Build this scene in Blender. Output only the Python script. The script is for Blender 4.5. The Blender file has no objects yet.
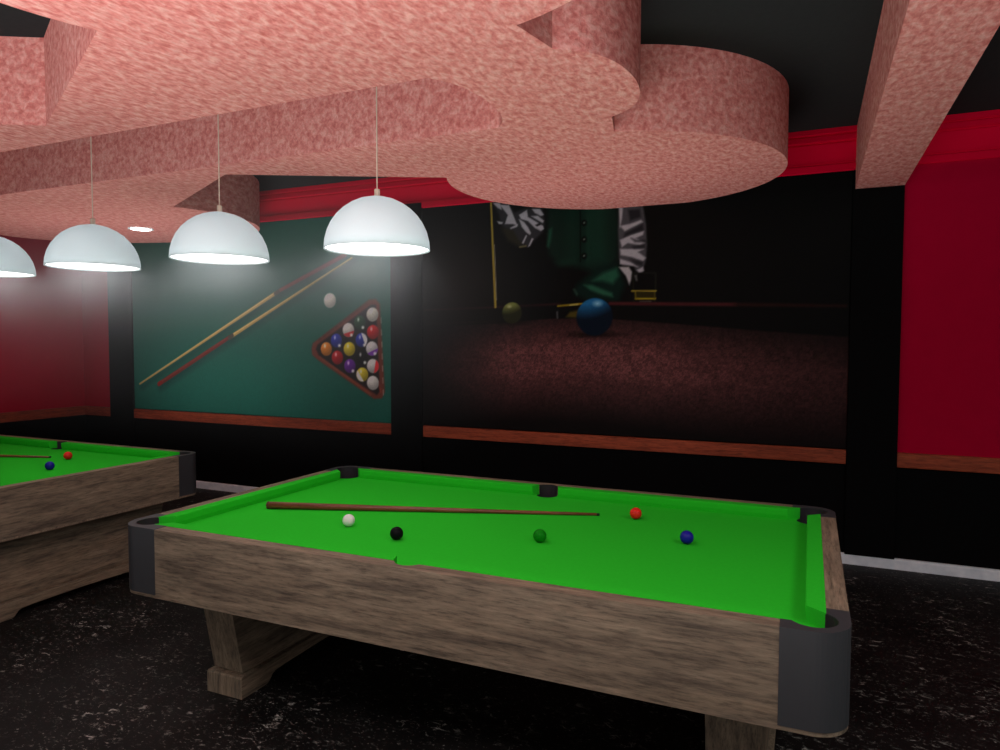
import bpy, bmesh, math, random
import numpy as np
from mathutils import Vector, Matrix, noise
random.seed(3)
SC = bpy.context.scene
C = SC.collection
PI = math.pi

# ------------------------------------------------------------ materials
def lin(c):
    return tuple((v/255/12.92 if v/255 <= .04045 else ((v/255+.055)/1.055)**2.4) for v in c[:3]) + (1,)

def new_mat(name):
    m = bpy.data.materials.new(name); m.use_nodes = True
    nt = m.node_tree
    return m, nt, nt.nodes['Principled BSDF']

def N(nt, kind, **kw):
    n = nt.nodes.new(kind)
    for k, v in kw.items():
        if k.startswith('i_'): n.inputs[k[2:].replace('_', ' ')].default_value = v
        else: setattr(n, k, v)
    return n

def mapping(nt, scale=(1,1,1), rot=(0,0,0), coord='Object'):
    tc = N(nt, 'ShaderNodeTexCoord'); mp = N(nt, 'ShaderNodeMapping')
    mp.inputs['Scale'].default_value = scale; mp.inputs['Rotation'].default_value = rot
    nt.links.new(tc.outputs[coord], mp.inputs['Vector'])
    return mp.outputs['Vector']

def ramp(nt, fac, stops, interp='LINEAR'):
    r = N(nt, 'ShaderNodeValToRGB'); cr = r.color_ramp; cr.interpolation = interp
    while len(cr.elements) < len(stops): cr.elements.new(.5)
    for e, (p, c) in zip(cr.elements, stops): e.position = p; e.color = c if len(c) == 4 else (*c, 1)
    nt.links.new(fac, r.inputs['Fac'])
    return r.outputs['Color']

def noise_tex(nt, vec, scale, detail=4, rough=.55, dist=0):
    n = N(nt, 'ShaderNodeTexNoise'); n.inputs['Scale'].default_value = scale
    n.inputs['Detail'].default_value = detail; n.inputs['Roughness'].default_value = rough
    n.inputs['Distortion'].default_value = dist
    nt.links.new(vec, n.inputs['Vector'])
    return n.outputs['Fac']

def bump(nt, b, h, strength, dist):
    bp = N(nt, 'ShaderNodeBump'); bp.inputs['Strength'].default_value = strength; bp.inputs['Distance'].default_value = dist
    nt.links.new(h, bp.inputs['Height']); nt.links.new(bp.outputs['Normal'], b.inputs['Normal'])

def mixc(nt, fac, a, b, mode='MIX'):
    m = N(nt, 'ShaderNodeMix'); m.data_type = 'RGBA'; m.blend_type = mode
    for s, v in ((0, fac), (6, a), (7, b)):
        if hasattr(v, 'is_linked') or isinstance(v, bpy.types.NodeSocket): nt.links.new(v, m.inputs[s])
        else: m.inputs[s].default_value = v
    return m.outputs[2]

def flat(name, rgb, rough=.6, spec=.3, metal=0, var=.06, scale=30):
    m, nt, b = new_mat(name)
    f = noise_tex(nt, mapping(nt), scale, 3)
    lo = tuple(v*(1-var) for v in rgb); hi = tuple(min(1, v*(1+var)) for v in rgb)
    nt.links.new(ramp(nt, f, [(.3, lo), (.7, hi)]), b.inputs['Base Color'])
    b.inputs['Roughness'].default_value = rough; b.inputs['Specular IOR Level'].default_value = spec
    b.inputs['Metallic'].default_value = metal
    return m

def wood(name, axis, base, dark, light, sc=1.0, rough=.6, spec=.2):
    m, nt, b = new_mat(name)
    s = [17*sc]*3; s['xyz'.index(axis)] = 1.5*sc
    v = mapping(nt, tuple(s))
    g = noise_tex(nt, v, 1.6, 8, .65, .5)
    s2 = [85*sc]*3; s2['xyz'.index(axis)] = 9*sc
    fine = noise_tex(nt, mapping(nt, tuple(s2)), 1.3, 5, .75)
    s3 = [7*sc]*3; s3['xyz'.index(axis)] = 1.1*sc
    big = noise_tex(nt, mapping(nt, tuple(s3)), 1.0, 3, .5, .8)
    c1 = ramp(nt, g, [(.28, dark), (.48, base), (.72, light)])
    c2 = ramp(nt, fine, [(.34, (.42,.42,.43)), (.50, (.95,.95,.95)), (.66, (1.25,1.22,1.2))])
    c3 = ramp(nt, big, [(.3, (.74,.74,.76)), (.5, (1,1,1)), (.72, (1.15,1.1,1.05))])
    c = mixc(nt, .85, c1, c2, 'MULTIPLY'); c = mixc(nt, .8, c, c3, 'MULTIPLY')
    nt.links.new(c, b.inputs['Base Color'])
    b.inputs['Roughness'].default_value = rough; b.inputs['Specular IOR Level'].default_value = spec
    bump(nt, b, fine, .15, .002)
    return m

M = {}
WB, WD, WL = (.212,.165,.115), (.080,.064,.050), (.32,.255,.178)
for a in 'xyz': M['wood_'+a] = wood('grey_brown_wood_'+a, a, WB, WD, WL)
for a in 'xy': M['redwood_'+a] = wood('red_brown_wood_'+a, a, (.30,.058,.024), (.17,.032,.014), (.38,.085,.036), 1.3, .5, .2)
M['felt'] = flat('green_felt', (.024,.55,.024), .95, .05, 0, .03, 60)
M['cap'] = flat('dark_grey_corner_plastic', (.040,.043,.047), .5, .3, 0, .03)
M['pocket'] = flat('black_pocket_liner', (.022,.02,.024), .6, .25)
M['cue_wood'] = wood('cue_brown_wood', 'x', (.20,.055,.028), (.13,.035,.02), (.25,.075,.04), 2, .35, .4)
M['cue_tip'] = flat('cue_tip_dark_green', (.01,.02,.015), .7)
M['cue_cap'] = flat('cue_butt_rubber', (.10,.03,.02), .6)
BALLS = {'white': (.80,.80,.80), 'black': (.006,.006,.008), 'green': (.004,.21,.006), 'red': (.80,.02,.012), 'blue': (.008,.008,.30)}
for k, v in BALLS.items(): M['ball_'+k] = flat('ball_'+k, v, .45, .06 if k in ('black', 'green') else .25, 0, .02)
M['black_wall'] = flat('black_wall_paint', (.0028,.0028,.003), .8, .05)
M['pier'] = flat('black_pier_paint', (.0026,.0026,.0028), .8, .05)
M['red_wall'] = flat('red_wall_paint', (.42,.001,.028), .8, .02, 0, .03, 8)
M['crown'] = flat('red_crown_paint', (.72,.001,.034), .7, .03, 0, .02, 8)
M['ceiling'] = flat('dark_grey_ceiling', (.026,.029,.030), .9, .05)
M['lamp_white'] = None
M['brass'] = flat('cream_lamp_socket', (.86,.76,.60), .5)
M['cord'] = flat('cream_lamp_cord', (.72,.60,.48), .7)

def floor_mat():
    m, nt, b = new_mat('dark_marble_floor')
    v = mapping(nt, (1,1,1), (0,0,.5))
    cl = noise_tex(nt, v, 2.2, 5, .6, .6)
    base = ramp(nt, cl, [(.3, (.004,.0036,.0036)), (.7, (.014,.0125,.0120))])
    v2 = mapping(nt, (9,15,9), (0,0,.62))
    f1 = noise_tex(nt, v2, 2.0, 12, .74, .9)
    fl = ramp(nt, f1, [(.56, (0,0,0)), (.60, (.35,.35,.35)), (.655, (1,1,1))])
    c1 = noise_tex(nt, mapping(nt, (1,1,1)), 3.2, 3, .6)
    cm = ramp(nt, c1, [(.44, (.06,.06,.06)), (.66, (1,1,1))])
    k = mixc(nt, 1.0, fl, cm, 'MULTIPLY')
    f2 = noise_tex(nt, mapping(nt, (30,46,30), (0,0,.3)), 1.6, 8, .7, .4)
    fs = ramp(nt, f2, [(.60, (0,0,0)), (.68, (.5,.5,.5))])
    k2 = mixc(nt, 1.0, k, fs, 'ADD')
    col = mixc(nt, k2, base, (.62,.60,.54,1))
    nt.links.new(col, b.inputs['Base Color'])
    b.inputs['Roughness'].default_value = .55; b.inputs['Specular IOR Level'].default_value = .12
    return m
M['floor'] = floor_mat()

def soffit_mat():
    m, nt, b = new_mat('pink_stucco_plaster')
    v = mapping(nt, (1.25,.62,1.15))
    a = noise_tex(nt, v, 29, 5, .62, .35)
    c = noise_tex(nt, v, 60, 4, .6)
    col = ramp(nt, a, [(.30, (.60,.155,.140)), (.47, (.77,.275,.245)), (.64, (.88,.45,.40))])
    col = mixc(nt, .35, col, ramp(nt, c, [(.35, (.62,.55,.52)), (.6, (1,1,1))]), 'MULTIPLY')
    nt.links.new(col, b.inputs['Base Color'])
    b.inputs['Roughness'].default_value = .92; b.inputs['Specular IOR Level'].default_value = .08
    bump(nt, b, a, .35, .012)
    return m
M['soffit'] = soffit_mat()

def baseboard_mat():
    m, nt, b = new_mat('pale_grey_baseboard')
    c = noise_tex(nt, mapping(nt), 14, 4)
    nt.links.new(ramp(nt, c, [(.3, (.66,.72,.78)), (.7, (.86,.90,.94))]), b.inputs['Base Color'])
    b.inputs['Roughness'].default_value = .6
    return m
M['baseboard'] = baseboard_mat()

def emit(name, col, s):
    m = bpy.data.materials.new(name); m.use_nodes = True; nt = m.node_tree
    nt.nodes.clear()
    e = N(nt, 'ShaderNodeEmission'); e.inputs['Color'].default_value = (*col, 1); e.inputs['Strength'].default_value = s
    o = N(nt, 'ShaderNodeOutputMaterial'); nt.links.new(e.outputs[0], o.inputs['Surface'])
    return m
LAMP_S = 5.0
M['diffuser'] = emit('lit_lamp_diffuser', (1, 1, 1), LAMP_S)
M['downlight'] = emit('lit_downlight', (1, .99, .98), 22)

def shade_mat():
    m, nt, b = new_mat('white_translucent_lamp_shade')
    tc = noise_tex(nt, mapping(nt), 6, 2)
    nt.links.new(ramp(nt, tc, [(.3, (.72,.77,.79)), (.7, (.76,.81,.82))]), b.inputs['Base Color'])
    b.inputs['Roughness'].default_value = .55
    t = N(nt, 'ShaderNodeBsdfTranslucent'); t.inputs['Color'].default_value = (.80,.88,.90,1)
    mx = N(nt, 'ShaderNodeMixShader'); mx.inputs[0].default_value = SHADE_T
    nt.links.new(b.outputs[0], mx.inputs[1]); nt.links.new(t.outputs[0], mx.inputs[2])
    nt.links.new(mx.outputs[0], nt.nodes['Material Output'].inputs['Surface'])
    return m
SHADE_T = .36
M['lamp_white'] = shade_mat()

def print_mat(name):
    m, nt, b = new_mat(name)
    a = N(nt, 'ShaderNodeVertexColor'); a.layer_name = 'print'
    nt.links.new(a.outputs['Color'], b.inputs['Base Color'])
    b.inputs['Roughness'].default_value = .7; b.inputs['Specular IOR Level'].default_value = .06
    return m

# ------------------------------------------------------------ helpers
def obj(name, bm, mat, parent=None, smooth=False, loc=(0,0,0)):
    me = bpy.data.meshes.new(name)
    bm.normal_update(); bm.to_mesh(me); bm.free()
    for mm in (mat if isinstance(mat, (list, tuple)) else [mat]): me.materials.append(mm)
    if smooth:
        for p in me.polygons: p.use_smooth = True
    o = bpy.data.objects.new(name, me); C.objects.link(o); o.parent = parent; o.location = loc
    return o

def tag(o, label, cat, group=None):
    o['label'] = label; o['category'] = cat
    if group: o['group'] = group
    return o

def thing(name, label, cat, loc=(0,0,0), group=None):
    o = bpy.data.objects.new(name, None); C.objects.link(o); o.location = loc
    o.empty_display_size = .1
    return tag(o, label, cat, group)

def struct(name, bm, mat, parent=None, smooth=False):
    o = obj(name, bm, mat, parent, smooth)
    if parent is None: o['kind'] = 'structure'
    return o

def box(bm, x0, x1, y0, y1, z0, z1, mi=0):
    vs = [bm.verts.new(p) for p in ((x0,y0,z0),(x1,y0,z0),(x1,y1,z0),(x0,y1,z0),(x0,y0,z1),(x1,y0,z1),(x1,y1,z1),(x0,y1,z1))]
    for f in ((3,2,1,0),(4,5,6,7),(0,1,5,4),(1,2,6,5),(2,3,7,6),(3,0,4,7)):
        fc = bm.faces.new([vs[i] for i in f]); fc.material_index = mi
    return vs

def prism(bm, pts, z0, z1, mi=0):
    a = sum(pts[i][0]*pts[(i+1) % len(pts)][1]-pts[(i+1) % len(pts)][0]*pts[i][1] for i in range(len(pts)))
    if a < 0: pts = pts[::-1]
    lo = [bm.verts.new((x,y,z0)) for x, y in pts]; hi = [bm.verts.new((x,y,z1)) for x, y in pts]
    n = len(pts)
    bm.faces.new(lo[::-1]).material_index = mi; bm.faces.new(hi).material_index = mi
    for i in range(n):
        bm.faces.new((lo[i], lo[(i+1) % n], hi[(i+1) % n], hi[i])).material_index = mi

def prism_x(bm, prof, x0, x1):           # profile of (y,z) swept along x
    a = [bm.verts.new((x0,y,z)) for y, z in prof]; b = [bm.verts.new((x1,y,z)) for y, z in prof]
    n = len(prof)
    bm.faces.new(a[::-1]); bm.faces.new(b)
    for i in range(n): bm.faces.new((a[i], a[(i+1) % n], b[(i+1) % n], b[i]))
    bmesh.ops.recalc_face_normals(bm, faces=bm.faces)

def prism_y(bm, prof, y0, y1):           # profile of (x,z) swept along y
    a = [bm.verts.new((x,y0,z)) for x, z in prof]; b = [bm.verts.new((x,y1,z)) for x, z in prof]
    n = len(prof)
    bm.faces.new(a[::-1]); bm.faces.new(b)
    for i in range(n): bm.faces.new((a[i], a[(i+1) % n], b[(i+1) % n], b[i]))
    bmesh.ops.recalc_face_normals(bm, faces=bm.faces)

def arc(cx, cy, r, a0, a1, n):
    return [(cx+r*math.cos(math.radians(a0+(a1-a0)*i/n)), cy+r*math.sin(math.radians(a0+(a1-a0)*i/n))) for i in range(n+1)]

def lathe(bm, prof, n=48, cap0=False, cap1=False):
    rings = []
    for r, z in prof:
        if r < 1e-6: rings.append([bm.verts.new((0,0,z))])
        else: rings.append([bm.verts.new((r*math.cos(2*PI*i/n), r*math.sin(2*PI*i/n), z)) for i in range(n)])
    for A, B in zip(rings, rings[1:]):
        for i in range(n):
            j = (i+1) % n
            if len(A) == 1: bm.faces.new((A[0], B[i], B[j]))
            elif len(B) == 1: bm.faces.new((A[i], A[j], B[0]))
            else: bm.faces.new((A[i], A[j], B[j], B[i]))
    if cap0: bm.faces.new(rings[0][::-1])
    if cap1: bm.faces.new(rings[-1])
    bmesh.ops.recalc_face_normals(bm, faces=bm.faces)

def cylinder_cutters(spots, r, z0, z1, n=40):
    bm = bmesh.new()
    for x, y in spots: prism(bm, arc(x, y, r, 0, 360-360/n, n-1), z0, z1)
    return obj('cutter', bm, M['pocket'])

def cut(target, cutter):
    md = target.modifiers.new('cut', 'BOOLEAN'); md.object = cutter; md.operation = 'DIFFERENCE'; md.solver = 'EXACT'
    dg = bpy.context.evaluated_depsgraph_get()
    me = bpy.data.meshes.new_from_object(target.evaluated_get(dg))
    target.modifiers.clear(); old = target.data; target.data = me; bpy.data.meshes.remove(old)

def dup(root, dx, label=None):
    r = root.copy(); C.objects.link(r); r.location.x += dx
    if label: r['label'] = label
    for ch in list(root.children):
        c = ch.copy(); C.objects.link(c); c.parent = r
        for g in list(ch.children):
            d = g.copy(); C.objects.link(d); d.parent = c
    return r

# ------------------------------------------------------------ the room
XL, XR, YB, YF = -7.98, 3.6, 5.64, -2.6
ZC, ZS, ZT, ZU = 3.138, 2.70, .835, .73       # ceiling, soffit underside, sill top and bottom
bm = bmesh.new(); box(bm, XL-.1, XR, YF, YB+.1, -.05, 0); struct('floor', bm, M['floor'])
bm = bmesh.new()
box(bm, XL-.1, XR, YB, YB+.1, 0, ZC, 0)
box(bm, XL, -7.494, YB-.004, YB, ZU+.03, ZC-.01, 1)
box(bm, .575, XR, YB-.004, YB, ZU+.03, ZC-.01, 1)
struct('wall_back', bm, [M['black_wall'], M['red_wall']])
bm = bmesh.new()
box(bm, XL-.1, XL, YF, YB, 0, ZU, 0); box(bm, XL-.1, XL, YF, YB, ZU, ZC, 1)
struct('wall_left', bm, [M['black_wall'], M['red_wall']])

ceil_bm = bmesh.new(); box(ceil_bm, XL-.1, XR, YF, YB+.1, ZC, ZC+.05)
ceiling = struct('ceiling', ceil_bm, M['ceiling'])

# crown moulding along the back wall and the left wall
def crown_profile(s=1):
    return [(0,.301), (.066,.301), (.066,.268), (.050,.262), (.050,.255), (.058,.249), (.058,.216), (.040,.210), (.040,.202)] + \
           [(.046-.030*math.sin(t*PI/2), .202-.130*t) for t in (.05,.2,.35,.5,.65,.8,.9,1)] + \
           [(.010,.066), (.010,.056), (.028,.050), (.028,.006), (.020,.0), (0,0)]
bm = bmesh.new(); prism_x(bm, [(YB-d, 2.837+z) for d, z in crown_profile()], XL, XR)
struct('trim_1', bm, M['crown'])
bm = bmesh.new(); prism_y(bm, [(XL+d, 2.837+z) for d, z in crown_profile()], YF, YB)
struct('trim_2', bm, M['crown'])

# black piers that stop on the baseboard
for i, (x0, x1) in enumerate(((-7.494, -7.108), (-3.62, -3.285), (.255, .575))):
    bm = bmesh.new(); box(bm, x0, x1, YB-.036, YB-.001, .0725, 2.884 if x0 < 0 else 2.835)
    bmesh.ops.bevel(bm, geom=[e for e in bm.edges], offset=.003, segments=2, affect='EDGES')
    struct('trim_%d' % (3+i), bm, M['pier'])
# red-brown sills
for i, (x0, x1) in enumerate(((XL+.03, -7.494), (-7.13, -3.62), (-3.275, .25), (.565, XR))):
    bm = bmesh.new()
    prism_x(bm, [(YB-.002, ZU), (YB-.024, ZU), (YB-.026, ZU+.01), (YB-.026, ZT-.008), (YB-.022, ZT-.002), (YB-.002, ZT)], x0, x1)
    struct('trim_%d' % (6+i), bm, M['redwood_x'])
bm = bmesh.new()
prism_y(bm, [(XL+.002, ZU), (XL+.024, ZU), (XL+.026, ZU+.01), (XL+.026, ZT-.008), (XL+.022, ZT-.002), (XL+.002, ZT)], YF, YB-.002)
struct('trim_10', bm, M['redwood_y'])
bm = bmesh.new(); prism_x(bm, [(YB,0), (YB-.03,0), (YB-.03,.066), (YB-.024,.0755), (YB,.0755)], XL, XR)
struct('baseboard_back', bm, M['baseboard'])
bm = bmesh.new(); prism_y(bm, [(XL,0), (XL+.03,0), (XL+.03,.066), (XL+.024,.0755), (XL,.0755)], YF, YB)
struct('baseboard_left', bm, M['baseboard'])

# ------------------------------------------------------------ pink soffit
AX, AY = -3.53, 2.94            # the plan is symmetrical about these two axes
def far_right():
    p = []
    p += [(-.905, 3.37), (-.954, 3.60)]
    p += [(-1.25+1.10/1.06*(x+1.25), y) for x, y in arc(-1.25, 4.62, 1.06, -73, 206, 64)]
    return p
mid = [(-.905, 2.51)] + [(-.80, 2.59), (-.74, 2.68), (-.705, 2.79), (-.69, 2.94), (-.705, 3.09), (-.74, 3.20), (-.80, 3.29)] + [(-.905, 3.37)]
def smooth_open(pts, n=5):
    out = []
    P = [pts[0]] + pts + [pts[-1]]
    for i in range(1, len(P)-2):
        for k in range(n):
            t = k/n; a, b, c, d = P[i-1], P[i], P[i+1], P[i+2]
            out.append(tuple(.5*((2*b[j])+(-a[j]+c[j])*t+(2*a[j]-5*b[j]+4*c[j]-d[j])*t*t+(-a[j]+3*b[j]-3*c[j]+d[j])*t**3) for j in (0,1)))
    out.append(pts[-1])
    return out
quarter_far = [q for q in smooth_open(mid) if q[1] >= AY] + far_right()[1:] + [(AX, 3.50)]
mx = lambda pts: [(2*AX-x, y) for x, y in pts]
my = lambda pts: [(x, 2*AY-y) for x, y in pts]
left_far = []
for x, y in mx(quarter_far):
    if y > 3.95 and x < AX-1: x = -5.81+((x+5.81)*1.067 if x > -5.81 else (x+5.81)*1.67)
    left_far.append((x, y))
outline = quarter_far + left_far[::-1][1:]
near_q = [(-1.25+(1.20/1.10)*(x+1.25) if x < -1.25 and x > AX+.01 else x, y) for x, y in quarter_far]
near_q = near_q[:-1]+[(AX+.045, 3.525)]
lower = my(mx(near_q)) + my(near_q)[::-1][1:]
outline = outline + lower[1:-1]
outline = [(min(max(x, XL+.02), 3), min(max(y, YF+.05), YB-.004)) for x, y in outline]
hole = [(-1.479, 2.576), (-1.42, 2.66), (-1.382, 2.78), (-1.368, 2.94), (-1.382, 3.10), (-1.42, 3.22), (-1.479, 3.305)]
hs = smooth_open(hole, 4)
hole = hs + mx(hs)[::-1]
cu = bpy.data.curves.new('soffit_outline', 'CURVE'); cu.dimensions = '2D'; cu.fill_mode = 'BOTH'; cu.extrude = (ZC-ZS)/2-.0005
for pts in (outline, hole):
    clean = [pts[0]]
    for q in pts[1:]:
        if math.dist(q, clean[-1]) > .004: clean.append(q)
    if math.dist(clean[0], clean[-1]) < .004: clean.pop()
    s = cu.splines.new('POLY'); s.points.add(len(clean)-1); s.use_cyclic_u = True
    for p, q in zip(s.points, clean): p.co = (q[0], q[1], 0, 1)
tmp = bpy.data.objects.new('tmp', cu); C.objects.link(tmp)
me = bpy.data.meshes.new_from_object(tmp.evaluated_get(bpy.context.evaluated_depsgraph_get()))
bpy.data.objects.remove(tmp)
me.materials.clear(); me.materials.append(M['soffit'])
bm = bmesh.new(); bm.from_mesh(me); bmesh.ops.remove_doubles(bm, verts=bm.verts, dist=.0005)
bmesh.ops.translate(bm, verts=bm.verts, vec=(0, 0, (ZC+ZS)/2)); bmesh.ops.recalc_face_normals(bm, faces=bm.faces)
for f in bm.faces: f.smooth = False
obj('soffit', bm, M['soffit'], ceiling)
for x0, x1 in ((.268, .574),):
    bm = bmesh.new(); box(bm, x0, x1, YF+.05, YB-.003, ZS, ZC-.001)
    obj('beam', bm, M['soffit'], ceiling)

# ------------------------------------------------------------ murals (printed pictures, one colour attribute each)
def raster(x0, x1, z0, z1, bg, items, step, gain, felt_col=None):
    nx, nz = int(round((x1-x0)/step))+1, int(round((z1-z0)/step))+1
    X, Z = np.meshgrid(np.linspace(x0, x1, nx), np.linspace(z0, z1, nz))
    A = np.zeros((nz, nx, 3)); A[:] = bg
    rs = np.random.RandomState(5)
    fine = rs.rand(nz, nx); med = np.kron(rs.rand(nz//3+1, nx//3+1), np.ones((3,3)))[:nz, :nx]
    big = np.kron(rs.rand(nz//9+1, nx//9+1), np.ones((9,9)))[:nz, :nx]
    grain = .5*fine+.35*med+.15*big-.5
    def paint(a, c):
        a = np.clip(a, 0, 1)[..., None]; A[:] = A*(1-a)+np.array(c, float)*a
    def sm(d, s): return np.clip(.5-d/(2*s), 0, 1)
    for it in items:
        k = it[0]
        if k == 'e':
            _, (cx, cz), rx, rz, c, s, al = it
            d = (np.sqrt(((X-cx)/rx)**2+((Z-cz)/rz)**2)-1)*min(rx, rz)
            paint(sm(d, s)*al, c)
        elif k == 'l':
            _, (ax, az), (bx, bz), w0, w1, c, s, al = it
            L2 = (bx-ax)**2+(bz-az)**2+1e-9
            t = np.clip(((X-ax)*(bx-ax)+(Z-az)*(bz-az))/L2, 0, 1)
            d = np.hypot(X-ax-t*(bx-ax), Z-az-t*(bz-az))-(w0+(w1-w0)*t)/2
            paint(sm(d, s)*al, c)
        elif k == 'p':
            _, pts, c, s, al = it
            px0 = min(p[0] for p in pts)-s*2; px1 = max(p[0] for p in pts)+s*2
            d = np.full(X.shape, 1e9); ins = np.zeros(X.shape, bool)
            for (ax, az), (bx, bz) in zip(pts, pts[1:]+pts[:1]):
                L2 = (bx-ax)**2+(bz-az)**2+1e-9
                t = np.clip(((X-ax)*(bx-ax)+(Z-az)*(bz-az))/L2, 0, 1)
                d = np.minimum(d, np.hypot(X-ax-t*(bx-ax), Z-az-t*(bz-az)))
                cr = ((az > Z) != (bz > Z)) & (X < (bx-ax)*(Z-az)/(bz-az+1e-12)+ax)
                ins ^= cr
            paint(sm(np.where(ins, -d, d), s)*al, c)
        elif k == 'ball':
            _, (cx, cz), r, hi, lo = it
            u, v = (X-cx)/r, (Z-cz)/r
            d = (np.hypot(u, v)-1)*r
            t = np.clip((.5+.55*v-.25*u-.25*(u*u+v*v)) if sum(lo)*3 > sum(hi) else (.12+1.15*v-.25*u-.25*u*u), 0, 1)[..., None]
            col = np.array(lo, float)*(1-t)+np.array(hi, float)*t
            a = sm(d, .006)[..., None]; A[:] = A*(1-a)+col*a
        elif k == 'stripe':
            _, (cx, cz), r, (du, dv), c = it
            u, v = (X-cx)/r, (Z-cz)/r
            n = math.hypot(du, dv)+1e-6
            side = (u*du+v*dv)/n-.28
            paint(sm((np.hypot(u, v)-1)*r, .006)*np.clip(side*8, 0, 1)*.9, c)
        elif k == 'felt':
            pts = it[1]
            top = np.interp(X, [p[0] for p in pts], [p[1] for p in pts])
            dep = np.clip((top-Z)/.9, 0, 1)
            br = .45+.75*np.clip(dep/.28, 0, 1)-1.12*np.clip((dep-.48)/.50, 0, 1)
            br = br*np.clip((X-x0)/1.0+.12, 0, 1)*(1-.45*np.clip((X+1.2)/1.5, 0, 1))*(1+.8*grain)
            br = np.clip(br, 0, 2)[..., None]
            col = np.array((11, 10, 10.))*(1-np.clip(br, 0, 1))+np.array((68, 40, 40.))*br
            a = np.clip((top-Z)/.012, 0, 1)[..., None]; A[:] = A*(1-a)+col*a
    A *= (1+.10*grain)[..., None]
    s = np.clip(A, 0, 255)/255
    Lc = np.where(s <= .04045, s/12.92, ((s+.055)/1.055)**2.4)*gain
    return X, Z, np.clip(Lc, 0, .95)

def mural(label, x0, x1, z0, z1, bg, items, gain, step=.0075):
    X, Z, Lc = raster(x0, x1, z0, z1, bg, items, step, gain)
    nz, nx = X.shape
    y = YB-.012
    co = np.stack([X, np.full(X.shape, y), Z], -1).reshape(-1, 3)
    back = np.array([(x0,YB-.001,z0), (x1,YB-.001,z0), (x1,YB-.001,z1), (x0,YB-.001,z1)])
    n0 = nx*nz
    idx = np.arange(n0).reshape(nz, nx)
    f = np.stack([idx[:-1,:-1], idx[:-1,1:], idx[1:,1:], idx[1:,:-1]], -1).reshape(-1, 4)
    co = np.vstack([co, back])
    loops = f.ravel().tolist(); starts = list(range(0, len(loops), 4)); tot = [4]*len(starts)
    b, r, t, l = idx[0,:].tolist(), idx[:,-1].tolist(), idx[-1,:].tolist(), idx[:,0].tolist()
    for poly in ([n0, n0+1]+b[::-1], [n0+1, n0+2]+r[::-1], [n0+2, n0+3]+t, [n0+3, n0]+l, [n0+3, n0+2, n0+1, n0]):
        starts.append(len(loops)); tot.append(len(poly)); loops += poly
    me = bpy.data.meshes.new('mural')
    me.vertices.add(len(co)); me.vertices.foreach_set('co', co.ravel())
    me.loops.add(len(loops)); me.loops.foreach_set('vertex_index', loops)
    me.polygons.add(len(starts)); me.polygons.foreach_set('loop_start', starts); me.polygons.foreach_set('loop_total', tot)
    me.update(); me.validate()
    ca = me.color_attributes.new('print', 'FLOAT_COLOR', 'POINT')
    col = np.ones((len(co), 4)); col[:n0, :3] = Lc.reshape(-1, 3); col[n0:, :3] = .01
    ca.data.foreach_set('color', col.astype(np.float32).ravel())
    me.materials.append(print_mat('printed_mural'))
    o = bpy.data.objects.new('wall_mural', me); C.objects.link(o)
    return tag(o, label, 'mural')

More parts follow.
